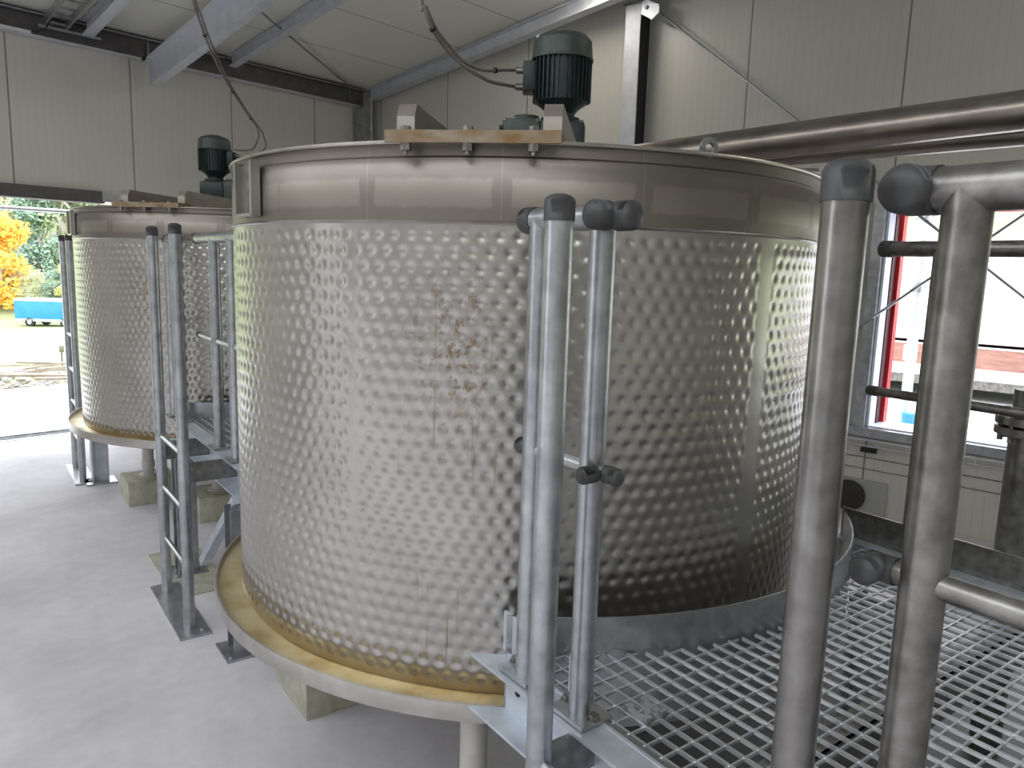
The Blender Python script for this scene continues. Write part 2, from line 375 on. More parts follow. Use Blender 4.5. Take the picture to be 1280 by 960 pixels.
# bracing rods
def rod(p, q, r, label):
    m = MB(); m.tube(p, q, r, n=8); tag(m.build('bracing_rod', 'galv'), label, 'rod', 'thin steel bracing rods')
rod((XB - .10, 3.40, 3.665), (XB - .10, .50, 1.36), .009, 'thin bracing rod sloping down rightwards from the steel column across the window')
rod((XB - .06, 2.05, 1.02), (XB - .06, .55, 2.28), .009, 'thin bracing rod rising rightwards across the window')
rod((3.25, 5.80, roof_z(5.8) - .05), (5.15, 7.12, roof_z(7.12) - .03), .009, 'thin bracing rod under the ceiling running into the far corner')
# ceiling cable ladder, upper left
t = thing('cable_ladder', 'galvanized cable ladder under the ceiling at the upper left beside a rafter', 'cable ladder', (2.28, 7.1, 3.4))
m = MB()
for x in (2.20, 2.36): m.obox((x - .14, 7.13 - 2.0, roof_z(7.13 - 2.0) - .09), (.008, 0, 0), (-.14, -2.0, 2.0 * KR), (0, 0, .03))
m.build('side_rail', 'galv', t, False)
for i in range(14):
    y = 7.08 - .18 * i; m = MB(); m.obox((2.28 - .07 * (7.13 - y), y, roof_z(y) - .10), (.08, 0, 0), (0, .012, 0), (0, 0, .008)); m.build('rung', 'galv', t, False)
m = MB(); m.box((2.15, 7.10, roof_z(7.15) - .14), (2.62, 7.135, roof_z(7.15) - .12)); m.build('support_bar', 'galv', t, False)
m = MB(); m.path([(2.22, 7.0, 3.50), (2.22, 7.08, 3.47), (2.20, 7.12, 3.43), (2.15, 7.12, 3.40), (2.10, 7.13, 3.395)], .006); tag(m.build('loose_cable', 'black'), 'black cable curling down from the ceiling cable ladder', 'cable')
m = MB(); m.box((.3, YA - .14, 3.375), (2.10, YA - .116, 3.395)); tag(m.build('cable_duct', 'lamp_body', smooth=False), 'white cable duct on the eaves beam at the upper left edge', 'duct')
m = MB(); m.tube((2.96, YA - .13, 3.36), (2.99, YA - .13, 3.39), .014, n=12); tag(m.build('rubber_plug', 'black'), 'small black plug under the eaves beam beside the deep rafter', 'plug')
# ceiling lamps
def lamp(x, y, label):
    z = roof_z(y) - .06
    t = thing('ceiling_light', label, 'lamp', (x, y, z), 0)
    m = MB(); m.box((x - .55, y - .05, z), (x + .55, y + .05, z + .05), bevel=.008); m.build('housing', 'lamp_body', t)
    m = MB(); m.box((x - .54, y - .04, z - .015), (x + .54, y + .04, z), bevel=.005); m.build('diffuser', 'glow', t)
gm, nt, b = new_mat('lamp glow'); b.inputs['Emission Color'].default_value = (1, .95, .85, 1); b.inputs['Emission Strength'].default_value = 34; M['glow'] = gm
lamp(4.60, 3.86, 'slim ceiling light just inside the top edge above the motor')
lamp(4.20, -.8, 'slim ceiling light over the near platform')

# ------------------------------------------------------------------ process pipes on the right
def seg(name, p, q, r, label, n=40):
    m = MB(); m.tube(p, q, r, n=n); return tag(m.build(name, 'pipe'), label, 'pipe')
seg('process_pipe', (3.6, 3.4, 2.222), (3.6, -.9, 2.366), .078, 'large stainless pipe crossing above the right side of the big tank')
seg('process_pipe', (3.75, 3.4, 2.213), (3.75, -.9, 2.273), .05, 'thinner stainless pipe running just below the large pipe')
t = thing('flanged_pipe', 'vertical pipe with a bolted flange at the right edge behind the far railing', 'pipe', (2.99, .36, .0))
m = MB(); m.tube((2.99, .36, .0), (2.99, .36, 1.30), .05, n=28); m.build('pipe_body', 'galv_dark', t)
m = MB(); m.tube((2.99, .36, 1.150), (2.99, .36, 1.175), .095, n=32); m.build('flange', 'galv_dark', t)
m = MB(); m.tube((2.99, .36, 1.185), (2.99, .36, 1.21), .095, n=32); m.build('flange', 'galv_dark', t)
for k in range(8):
    a = k * pi / 4 + .3; m = MB(); m.tube((2.99 + .075 * cos(a), .36 + .075 * sin(a), 1.125), (2.99 + .075 * cos(a), .36 + .075 * sin(a), 1.235), .009, n=6); m.build('bolt', 'bolt', t)
# wire cable tray below the window
t = thing('wire_cable_tray', 'bright wire mesh cable tray on the wall under the window', 'cable tray', (XB - .08, 1.7, .50))
for dx, dz in ((-.02, .54), (-.09, .505), (-.02, .49), (-.09, .545)): m = MB(); m.tube((XB + dx, 1.95, dz), (XB + dx, WY0, dz), .0045, n=6); m.build('long_wire', 'wire', t)
for i in range(22):
    y = 1.9 - .2 * i; m = MB(); m.path([(XB - .02, y, .545), (XB - .02, y, .49), (XB - .09, y, .50), (XB - .09, y, .548)], .003, 5); m.build('cross_wire', 'wire', t)
m = MB(); m.box((XB - .07, 1.50, .455), (XB - .03, 1.60, .485)); m.build('hanger', 'black', t, False)
# square plate with round duct opening
t = thing('duct_plate', 'square light grey plate with a dark round opening low on the right wall', 'wall plate', (XB - .01, 1.62, .005))
m = MB(); m.box((XB - .012, 1.415, .005), (XB - .001, 1.86, .245)); m.build('cover_plate', 'plate', t, False)
m = MB(); m.tube((XB - .03, 1.66, .118), (XB - .013, 1.66, .118), .11, n=36); m.build('duct_opening', 'hole', t)

# ------------------------------------------------------------------ tanks
R0 = .95; ZB, ZS, ZT = .617, 1.747, 1.926
def jacket_mesh():
    p = 2 * pi * R0 / 142; q = p * .875; nt_ = 142 * 8; nz = 246
    th = np.linspace(0, 2 * pi, nt_, endpoint=False); z = np.linspace(ZB, ZS, nz)
    A, Z = np.meshgrid(th, z); X = A * R0; z0 = ZS - .030
    def dist2(ox, oz):
        dx = (X - ox) / p; dx = (dx - np.round(dx)) * p
        dz = (Z - z0 - oz) / (2 * q); dz = (dz - np.round(dz)) * 2 * q
        return dx ** 2 + dz ** 2
    d2 = np.minimum(dist2(0, 0), dist2(p / 2, q))
    h = -.0037 * np.exp(-d2 / .0102 ** 2) + .001
    ang = np.degrees(A) % 360
    keep = np.ones_like(A)
    for c_, w_ in ((261.2, 1.7), (196., .35), (330., .5), (75., .6)): keep *= np.clip((np.abs(ang - c_) - w_) / .6, 0, 1)
    keep *= np.clip((Z - ZB - .018) / .01, 0, 1) * np.clip((ZS - .014 - Z) / .01, 0, 1)
    # slow pillow unevenness
    h = h * keep + .0012 * np.sin(A * 9 + 1) * np.sin(Z * 7)
    Rr = R0 + h
    co = np.stack([Rr * np.cos(A), Rr * np.sin(A), Z], -1).reshape(-1, 3).astype(np.float32)
    i = np.arange(nz - 1)[:, None] * nt_; j = np.arange(nt_)[None, :]; jn = (j + 1) % nt_
    f = np.stack([i + j, i + jn, i + nt_ + jn, i + nt_ + j], -1).reshape(-1, 4).astype(np.int32)
    me = bpy.data.meshes.new('dimple_jacket'); me.vertices.add(len(co)); me.vertices.foreach_set('co', co.ravel())
    me.loops.add(f.size); me.loops.foreach_set('vertex_index', f.ravel()); me.polygons.add(len(f))
    me.polygons.foreach_set('loop_start', np.arange(0, f.size, 4, dtype=np.int32)); me.polygons.foreach_set('use_smooth', np.ones(len(f), bool))
    me.update(calc_edges=True); me.validate(); me.materials.append(M['jacket']); return me
BD = radians(34.)   # direction of the top cross beams
def make_tank():
    t = thing('dimple_jacket_tank', '', 'tank', (0, 0, 0))
    o = bpy.data.objects.new('dimple_jacket', jacket_mesh()); C.objects.link(o); o.parent = t
    m = MB(); m.lathe([(R0 + .001, ZS - .004), (R0 + .005, ZS), (R0 + .001, ZS + .004)], n=180)
    m.build('weld_seam', 'steel_tray', t)
    m = MB(); m.lathe([(R0, ZS + .002), (R0 + .002, ZS + .03), (R0 + .001, 1.868), (R0 - .002, 1.873), (R0 - .002, 1.888), (R0 - .008, 1.893), (R0 - .008, ZT - .001)], n=180); m.build('upper_shell', 'band', t)
    m = MB(); m.lathe([(R0 - .012, ZT - .010), (R0 + .007, ZT - .008), (R0 + .008, ZT - .004), (R0 + .006, ZT), (R0 - .04, ZT), (R0 - .04, ZT - .03)], n=180); m.build('top_rim', 'steel', t)
    m = MB(); m.lathe([(R0 - .01, ZT - .03), (.5, ZT - .01), (0.001, ZT + .0)], n=96); m.build('lid', 'steel', t)
    m = MB(); m.lathe([(R0 - .01, ZB + .004), (R0 + .004, ZB - .004), (1.026, ZB + .0)], n=180); tr = m.build('tray_floor', 'gold', t)
    m = MB(); m.lathe([(1.024, ZB - .002), (1.028, .634), (1.034, .634), (1.036, .628), (1.034, .588), (1.02, .582), (.94, .578), (.3, .56), (.001, .56)], n=180); m.build('drip_tray', 'steel_tray', t)
    e = Vector((cos(BD), sin(BD), 0)); s_ = Vector((sin(BD), -cos(BD), 0)); up = Vector((0, 0, 1))
    for sg in (-1, 1):
        m = MB(); b0 = s_ * (sg * .168)
        prof = [(-.905, .012), (-.905, .058), (-.885, .088), (.885, .088), (.905, .058), (.905, .012)]
        m.prism([b0 + e * a + up * (ZT + h) for a, h in prof], -s_ * .021, s_ * .021)
        m.build('cross_beam', 'steel', t, False)
    for k, (dr, mt, hz) in enumerate(((180, 'rustplate', 0), (0, 'steel', 0), (90, 'steel', .022), (-90, 'steel', .022))):
        a = BD + radians(dr); ee = Vector((cos(a), sin(a), 0)); ss = Vector((sin(a), -cos(a), 0))
        m = MB(); m.obox(ee * .920 + up * (ZT + .008 + hz), ee * .058, ss * .195, up * .008)
        if dr == 180: m.obox(ee * .9740 + up * (ZT + .002), ee * .0045, ss * .195, up * .013)
        if hz: m.prism([ee * .90 + up * (ZT + .03) + ss * x + up * y for x, y in ((-.15, 0), (-.10, .03), (.10, .03), (.15, 0))], -ee * .03, ee * .03)
        pl = m.build('mounting_plate', mt, t, False)
        if dr == 180:
            for x in (-.135, .01, .15):
                b = MB(); b.tube(ee * .9665 + ss * x + up * (ZT - .036), ee * .9665 + ss * x + up * (ZT - .006), .006, n=10); b.tube(ee * .9665 + ss * x + up * (ZT - .027), ee * .9665 + ss * x + up * (ZT - .010), .0125, n=6)
                b.tube(ee * .9665 + ss * x + up * (ZT - .01), ee * .9665 + ss * x + up * (ZT + .018), .006, n=10); b.tube(ee * .9665 + ss * x + up * (ZT + .0155), ee * .9665 + ss * x + up * (ZT + .025), .0115, n=6)
                b.build('bolt', 'bolt', pl)
    # lifting eye
    a = radians(247.5); c = Vector((.945 * cos(a), .945 * sin(a), ZT + .012)); m = MB()
    tt = Vector((-sin(a), cos(a), 0))
    for k in range(20):
        a0 = pi * k / 19 * 1.0
    m.lathe([(.012, -.004), (.024, -.004), (.024, .004), (.012, .004), (.012, -.004)], c=c, n=28, axis=(cos(a), sin(a), 0)); m.build('lifting_eye', 'galv', t)
    # sign holder on the shell, open frame
    a = radians(171.); ee = Vector((cos(a), sin(a), 0)); ss = Vector((sin(a), -cos(a), 0)); c = ee * (R0 + .012) + up * 1.835
    m = MB(); m.obox(c, ee * .002, ss * .055, up * .062); h = m.build('sign_holder', 'galv_dark', t, False)
    m = MB()
    for x in (-.058, .058): m.obox(c + ss * x + ee * .004, ee * .012, ss * .006, up * .07)
    m.obox(c - up * .068 + ee * .004, ee * .012, ss * .06, up * .004); m.build('holder_frame', 'steel_tray', h, False)
    return t
LEGS1 = [(-.53, .47), (.53, .47), (.50, -.08), (-.57, -.605)]; LEGS2 = [(-.55, .28), (.45, .42), (.45, -.29), (-.24, -.29)]
def copy_tree(o, parent=None):
    c = o.copy(); C.objects.link(c)
    if parent is not None: c.parent = parent
    for ch in list(o.children): copy_tree(ch, c)
    return c
tank = make_tank(); tank2 = copy_tree(tank)
tank.location = T1; tag(tank, 'large stainless dimple-jacketed tank filling the centre with brown stains', 'tank')
tank2.location = T2; tag(tank2, 'stainless dimple-jacketed tank behind the big one beside the open doorway', 'tank')
for (T_, par, legs, nm) in ((T1, tank, LEGS1, 'big tank'), (T2, tank2, LEGS2, 'rear tank')):
    OFF[par.name] = {'off': Vector((0, 0, 0))}
    for (u, v), wh in zip(legs, ('left rear', 'right rear', 'right front', 'left front')):
        dx = u * cos(TH) + v * sin(TH); dy = -u * sin(TH) + v * cos(TH)
        m = MB(); m.tube((dx, dy, .163), (dx, dy, .572), .037, n=28); m.tube((dx, dy, .163), (dx, dy, .175), .062, n=24); m.tube((dx, dy, .22), (dx, dy, .27), .043, n=24); m.build('leg', 'white_tube', par)
        m = MB(); m.box((-.155, -.155, 0), (.155, .155, .163), bevel=.006)
        o = m.build('concrete_block', 'blk', sharp=40); o.location = (T_.x + dx, T_.y + dy, 0); o.rotation_euler = (0, 0, -TH)
        tag(o, 'raw concrete footing block under the %s leg of the %s' % (wh, nm), 'concrete block', 'concrete blocks under the tanks')

# ------------------------------------------------------------------ gear motors
def motor(loc, rz, label):
    x, y, z = loc
    t = thing('gear_motor', label, 'motor', (x, y, z), rz, off=(0, 0, 0))
    z0 = .115   # motor bottom above beam top
    m = MB(); m.lathe([(.0, z0 + .0), (.045, z0), (.06, z0 + .02), (.092, z0 + .045), (.094, z0 + .20), (.0, z0 + .20)], n=48)
    hs = m.build('motor_housing', 'motor', t)
    m = MB()
    for k in range(36):
        a = 2 * pi * k / 36
        if abs(((a - pi + pi) % (2 * pi)) - pi) < .33: continue
        c = Vector((.098 * cos(a), .098 * sin(a), z0 + .122)); m.obox(c, (.006 * cos(a), .006 * sin(a), 0), (-.0018 * sin(a), .0018 * cos(a), 0), (0, 0, .075))
    m.build('cooling_fins', 'motor', hs)
    m = MB(); m.lathe([(.0, z0 + .278), (.045, z0 + .276), (.085, z0 + .262), (.1, z0 + .245), (.105, z0 + .19), (.108, z0 + .188), (.108, z0 + .182), (.098, z0 + .182)], n=48); fc = m.build('fan_cover', 'motor_light', t)
    m = MB()
    for k in range(5):
        a = radians(170 + 9 * k); m.obox((.07 * cos(a), .07 * sin(a), z0 + .268), (.022 * cos(a), .022 * sin(a), -.006), (-.002 * sin(a), .002 * cos(a), 0), (0, 0, .002))
    m.build('vent_slots', 'wire', fc)
    m = MB(); m.box((-.135, -.045, z0 + .075), (-.09, .045, z0 + .175), bevel=.008); tb = m.build('terminal_box', 'motor', t)
    for zz in (.095, .15):
        m = MB(); m.tube((-.16, 0, z0 + zz), (-.13, 0, z0 + zz), .012, n=10); m.build('cable_gland', 'bolt', tb)
    # neck and gearbox lying across
    m = MB(); m.tube((0, 0, z0 - .05), (0, 0, z0 + .005), .05, n=32); m.tube((0, 0, z0 - .02), (0, 0, z0 - .008), .068, n=32); m.build('neck', 'motor', t)
    m = MB(); m.box((-.075, -.07, -.02), (.085, .07, z0 - .02), bevel=.022); gb = m.build('gearbox', 'motor', t)
    m = MB(); m.box((-.20, -.065, -.02), (-.07, .065, z0 - .016), bevel=.018); m.tube((-.12, 0, z0 - .018), (-.12, 0, z0 - .004), .045, n=28); m.build('gear_housing', 'motor_light', gb)
    m = MB()
    for k in range(5): m.box((-.212, -.05, .0 + k * .016), (-.198, .05, .008 + k * .016))
    m.build('housing_ribs', 'motor', gb, False)
    for sx in (-.19, -.08, .07):
        for sy in (-1, 1): m = MB(); m.hexbolt((sx, sy * .055, z0 - .03), (0, 0, 1), .008, .008); m.build('bolt', 'bolt', gb)
    m = MB(); m.box((-.17, -.23, -.05), (.12, .23, -.035)); m.build('base_plate', 'galv', t, False)
    return t
motor((2.145, 1.73, ZT + .138), radians(-48.25), 'dark green gear motor standing on top of the big tank')
motor((2.50, 4.95, ZT + .138), radians(131.8), 'dark gear motor on top of the rear tank')
def smooth_path(pts, k=8):
    P = [Vector(p) for p in pts]; P = [2 * P[0] - P[1]] + P + [2 * P[-1] - P[-2]]; out = []
    for i in range(1, len(P) - 2):
        for j in range(k):
            t = j / k; a, b, c, d = P[i - 1:i + 3]
            out.append(.5 * ((2 * b) + (c - a) * t + (2 * a - 5 * b + 4 * c - d) * t * t + (3 * b - a - 3 * c + d) * t ** 3))
    out.append(P[-2]); return out
def cable(pts, r, label, ties=()):
    P = smooth_path(pts); m = MB(); m.path(P, r, 8); o = m.build('motor_cable', 'cable', smooth=True, sharp=80); tag(o, label, 'cable')
    for f in ties:
        i = int(f * (len(P) - 2)); d = (P[i + 1] - P[i]).normalized(); m = MB(); m.tube(P[i] - d * .004, P[i] + d * .004, r + .004, n=10); m.build('cable_tie', 'black', o)
    return o
cable([(1.56, 1.84, 3.98), (1.55, 1.81, 3.0), (1.548, 1.793, 2.444), (1.551, 1.777, 2.393), (1.60, 1.786, 2.34), (1.697, 1.822, 2.308), (1.768, 1.811, 2.273), (1.887, 1.83, 2.262), (1.975, 1.84, 2.268), (2.04, 1.85, 2.275)], .0062, 'lower grey cable sagging from the ceiling to the big tank motor', (.45,))
cable([(1.57, 1.85, 3.98), (1.56, 1.82, 3.0), (1.565, 1.805, 2.451), (1.57, 1.788, 2.40), (1.62, 1.797, 2.351), (1.716, 1.836, 2.328), (1.776, 1.845, 2.305), (1.877, 1.855, 2.298), (1.969, 1.85, 2.316), (2.04, 1.85, 2.33)], .0055, 'upper grey cable sagging from the ceiling to the big tank motor', (.86,))
cable([(1.60, 3.38, 3.85), (1.66, 3.47, 3.2), (1.702, 3.53, 2.832), (1.758, 3.606, 2.771), (1.878, 3.76, 2.705), (2.052, 4.017, 2.687), (2.239, 4.251, 2.64), (2.434, 4.48, 2.60), (2.573, 4.618, 2.552), (2.654, 4.666, 2.50), (2.679, 4.702, 2.447), (2.674, 4.768, 2.38), (2.634, 4.841, 2.37), (2.602, 4.877, 2.374)], .0062, 'thin grey cable hanging from the ceiling to the rear tank motor', (.3, .5, .64))
cable([(1.62, 3.38, 3.85), (1.68, 3.47, 3.2), (1.715, 3.53, 2.832), (1.775, 3.606, 2.775), (1.895, 3.76, 2.71), (2.07, 4.017, 2.69), (2.255, 4.251, 2.64), (2.45, 4.48, 2.595), (2.526, 4.514, 2.534), (2.586, 4.507, 2.465), (2.622, 4.533, 2.424), (2.646, 4.567, 2.361), (2.60, 4.72, 2.315), (2.595, 4.87, 2.315)], .005, 'second thin cable looping down beside the first at the rear tank motor')

# ------------------------------------------------------------------ platforms
ZG = .78; RC = 1.058
def clip_bar(fixed, lo, hi, along, holes, rad):
    """interval list of a bar at constant 'fixed' coordinate minus circles"""
    iv = [(lo, hi)]
    for (cu, cv) in holes:
        f0, a0 = (cu, cv) if along == 'v' else (cv, cu)
        dd = rad ** 2 - (fixed - f0) ** 2
        if dd <= 0: continue
        s = sqrt(dd); new = []
        for a, b in iv:
            if b <= a0 - s or a >= a0 + s: new.append((a, b)); continue
            if a < a0 - s: new.append((a, a0 - s))
            if b > a0 + s: new.append((a0 + s, b))
        iv = new
    return [(a, b) for a, b in iv if b - a > .01]
UL, UR = -.672, .79
def platform(v0, v1, holes, label, cols, vi):
    t = plant('access_platform', label, 'platform', 0, (v0 + v1) / 2, 0, 'steel access platforms between the tanks')
    # grating
    m = MB(); pv = .042; pu = .042
    u = UL + .055
    while u < UR - .02:
        for a, b in clip_bar(u, v0 + .02, v1 - .02, 'v', holes, RC + .012): m.box((u - .0028, a, ZG - .008), (u + .0028, b, ZG - .0002))
        u += pu
    v = v0 + .03
    while v < v1 - .02:
        for a, b in clip_bar(v, UL + .045, UR - .015, 'u', holes, RC + .012): m.box((a, v - .0022, ZG - .0085), (b, v + .0022, ZG - .002))
        v += pv
    m.build('grating', 'grat', t, False)
    # side channels (flanges outward), cut on the skew at the tank ends
    for side in (-1, 1):
        U = UL if side < 0 else UR; w = .075 * side; tl = .007
        m = MB()
        if side < 0:
            e0 = v0; e1 = v1
            m.box((U + .03, e0 + .055, ZG - .14), (U + .037, e1 - .055, ZG))
            for zz in (ZG - tl - .002, ZG - .14):
                m.prism([(U - .035, e0, zz), (U - .035, e1, zz), (U + .037, e1 - .06, zz), (U + .037, e0 + .06, zz)], (0, 0, 0), (0, 0, tl))
        else:
            m.box((U, v0, ZG - .14), (U + .007, v1, ZG))
            for zz in (ZG - tl, ZG - .14): m.box((U, v0, zz), (U + .06, v1, zz + tl))
        ch = m.build('side_channel', 'galv_pale', t, False)
        if side < 0:
            for vv in (e0 + .10, e1 - .10):
                m = MB(); m.tube((U + .028, vv, ZG - .075), (U + .031, vv, ZG - .075), .008, n=12); m.build('bolt_hole', 'black', ch)
    m = MB()
    m.box((UL + .038, v0 + .12, ZG - .03), (UL + .044, v1 - .12, ZG)); m.build('grating_edge_angle', 'galv', t, False)
    for vc in vi:
        m = MB(); m.box((UL + .037, vc - .03, ZG - .14), (UR, vc - .024, ZG - .03)); m.box((UL + .037, vc - .03, ZG - .036), (UR, vc + .025, ZG - .03)); m.build('cross_member', 'galv_dark', t, False)
    # curved toe plates round the tanks
    for (cu, cv) in holes:
        sgn = 1 if cv < (v0 + v1) / 2 else -1
        aL = atan2((1 if sgn > 0 else -1) * sqrt(RC ** 2 - (UL + .04 - cu) ** 2), UL + .04 - cu)
        aR = atan2((1 if sgn > 0 else -1) * sqrt(RC ** 2 - (UR - cu) ** 2), UR - cu)
        a0, a1 = min(aL, aR), max(aL, aR)
        m = MB(); m.lathe([(RC, ZG - .19), (RC, ZG + .085), (RC + .005, ZG + .085), (RC + .005, ZG - .19), (RC, ZG - .19)], c=(cu, cv, 0), n=64, a0=a0, a1=a1)
        m.build('curved_toe_plate', 'galv', t)
    m = MB(); m.box((UR - .004, v0 + .02, ZG + .002), (UR + .002, v1 - .02, ZG + .10)); m.build('straight_toe_plate', 'galv_dark', t, False)
    m = MB(); m.box((UR - .05, v0 + .02, ZG + .0), (UR - .006, v1 - .02, ZG + .006)); m.build('edge_flat', 'galv_pale', t, False)
    for (cu, cv, ax) in cols:
        m = MB()
        if ax == 'H':
            for s_ in (-1, 1): m.box((cu - .05, cv + s_ * .045 - .004, .012), (cu + .05, cv + s_ * .045 + .004, ZG - .141))
            m.box((cu - .003, cv - .045, .012), (cu + .003, cv + .045, ZG - .141))
        co = m.build('column', 'galv', t, False)
        m = MB(); m.box((cu - .09, cv - .09, 0), (cu + .09, cv + .09, .012)); m.hexbolt((cu - .07, cv - .07, .012), (0, 0, 1)); m.hexbolt((cu + .07, cv + .07, .012), (0, 0, 1)); m.build('base_plate', 'galv', co, False)
    return t
P1 = platform(-2.33, -.785, [(.07, -.03), (0, -3.115)], 'near steel platform with mesh grating floor in the right foreground', [(-.72, -2.1, 'H'), (.70, -.98, 'H'), (.70, -2.1, 'H')], (-1.4, -1.9))
P2 = platform(.785, 2.33, [(0, 0), (-.085, 3.115)], 'steel platform with grating in the gap between the two tanks', [(-.72, .96, 'H'), (-.72, 1.95, 'H'), (.70, .98, 'H'), (.70, 2.1, 'H')], (1.2, 1.6, 1.9))
# diagonal brace and bracket under platform 2
m = MB(); m.obox((-.72, 1.28, .42), (0, .30, -.24), (.022, 0, 0), (0, .012, .015)); m.build('diagonal_brace', 'galv_pale', P2, False)
# grating clip and small toe stub on platform 1
m = MB()
for du in (-.022, .022): m.box((-.545 + du - .008, -1.21, ZG), (-.545 + du + .008, -1.15, ZG + .006)); m.box((-.545 + du - .008, -1.21, ZG), (-.545 + du + .008, -1.20, ZG + .014)); m.box((-.545 + du - .008, -1.16, ZG), (-.545 + du + .008, -1.15, ZG + .014))
m.tube((-.545, -1.18, ZG), (-.545, -1.18, ZG + .014), .009, n=6)
m.build('grating_clip', 'grat', P1, False)
m = MB(); m.box((-.625, -1.07, ZG - .01), (-.619, -1.035, ZG + .085)); m.box((-.625, -1.075, ZG - .01), (-.60, -1.070, ZG + .085)); m.build('toe_stub', 'galv_pale', P1, False)
m = MB(); m.box((-.625, -.90, ZG - .01), (-.619, -.80, ZG + .085)); m.build('toe_stub', 'galv_pale', P1, False)

# ------------------------------------------------------------------ ladders
PR = .02415
def capped(m, mc, p, q, r, c0=False, c1=False):
    m.tube(p, q, r, n=32)
    for f, a, b in ((c0, Vector(p), Vector(q)), (c1, Vector(q), Vector(p))):
        if f:
            d = (a - b).normalized(); mc_ = MB(); mc.append(mc_); mc_.tube(a - d * .028, a + d * .003, r + .0022, n=32)
            mc_.lathe([(r + .0022, 0), (r * 1.02, r * .22), (r * .8, r * .42), (r * .45, r * .54), (0.0005, r * .58)], c=a + d * .003, n=32, axis=d)
def ladder(u, va, vb, rungs, ztop, label, bracket, ua=None):
    """stiles at va (near) and vb (far); ua = u of near stile"""
    ua = u if ua is None else ua
    t = plant('ladder', label, 'ladder', u, (va + vb) / 2, 0, 'steel access ladders')
    for uu, vv in ((ua, va), (u, vb)):
        m = MB(); mc = []; capped(m, mc, (uu, vv, .012), (uu, vv, ztop), PR, False, True)
        s_ = m.build('stile', 'galv_warm' if vv < -1.5 else 'galv', t); [c_.build('end_cap', 'cap', s_) for c_ in mc]
        if bracket:
            m = MB(); m.obox(((uu + UL + .03) / 2 + .01, vv, ZG - .055), ((UL + .03 - uu) / 2 - .01, 0, 0), (0, .004, 0), (0, 0, .045)); m.build('bracket', 'galv_dark', t, False)
    for z in rungs:
        m = MB(); m.tube((ua, va, z), (u, vb, z), .0115, n=16); m.build('rung', 'galv', t)
    m = MB(); m.box((u - .06, va - .09, 0), (u + .07, vb + .09, .012)); m.hexbolt((u + .04, va - .05, .012), (0, 0, 1)); m.hexbolt((u + .04, vb + .05, .012), (0, 0, 1)); m.build('base_plate', 'galv', t, False)
    return t
def plant_uv(x, y): dx, dy = x - T1.x, y - T1.y; return dx * cos(TH) - dy * sin(TH), dx * sin(TH) + dy * cos(TH)
ladder(-.781, -1.674, -1.137, (.235, .49, .745), 1.757, 'nearest steel ladder whose thick stiles stand in front of the near platform', True, ua=-.832)
ladder(-.866, 1.26, 1.724, (.03 + .265, .555, .805), 1.775, 'steel ladder at the left side of the big tank up to the middle platform', True)
ladder(-.965, 4.04, 4.48, (.29, .55, .80, 1.06), 1.775, 'farthest ladder beside the open doorway left of the rear tank', False)
# concrete pads under ladder 2 and its column
m = MB(); m.box((-.13, -.33, 0), (.13, .33, .02)); o = m.build('mortar_pad', 'blk', smooth=False); o.location = W(-.72, 1.95, 0) + Vector((0, 0, -.012)); o.rotation_euler = (0, 0, -TH); tag(o, 'thin rough mortar pad under the middle platform column', 'pad')
# far platform beyond the rear tank: only the column and channel show
t = plant('access_platform', 'end platform beyond the rear tank by the doorway', 'platform', -.7, 4.1, 0, 'steel access platforms between the tanks')
m = MB(); m.box((-.68, 3.93, ZG - .14), (-.673, 4.75, ZG)); m.box((-.72, 3.93, ZG - .14), (-.673, 4.75, ZG - .133)); m.box((-.72, 3.93, ZG - .007), (-.673, 4.75, ZG)); m.build('side_channel', 'galv_pale', t, False)
m = MB()
for s_ in (-1, 1): m.box((-.86 + s_ * .05 - .004, 3.93, .012), (-.86 + s_ * .05 + .004, 4.03, ZG - .141))
m.box((-.86 - .046, 3.977, .012), (-.86 + .046, 3.983, ZG - .141)); co = m.build('column', 'galv_pale', t, False)
m = MB(); m.box((-.96, 3.89, 0), (-.76, 4.07, .012)); m.build('base_plate', 'galv', co, False)
m = MB()
for k in range(20): m.box((-.66, 4.2 + .035 * k - .002, ZG - .02), (.5, 4.2 + .035 * k + .002, ZG))
m.build('grating', 'grat', t, False)

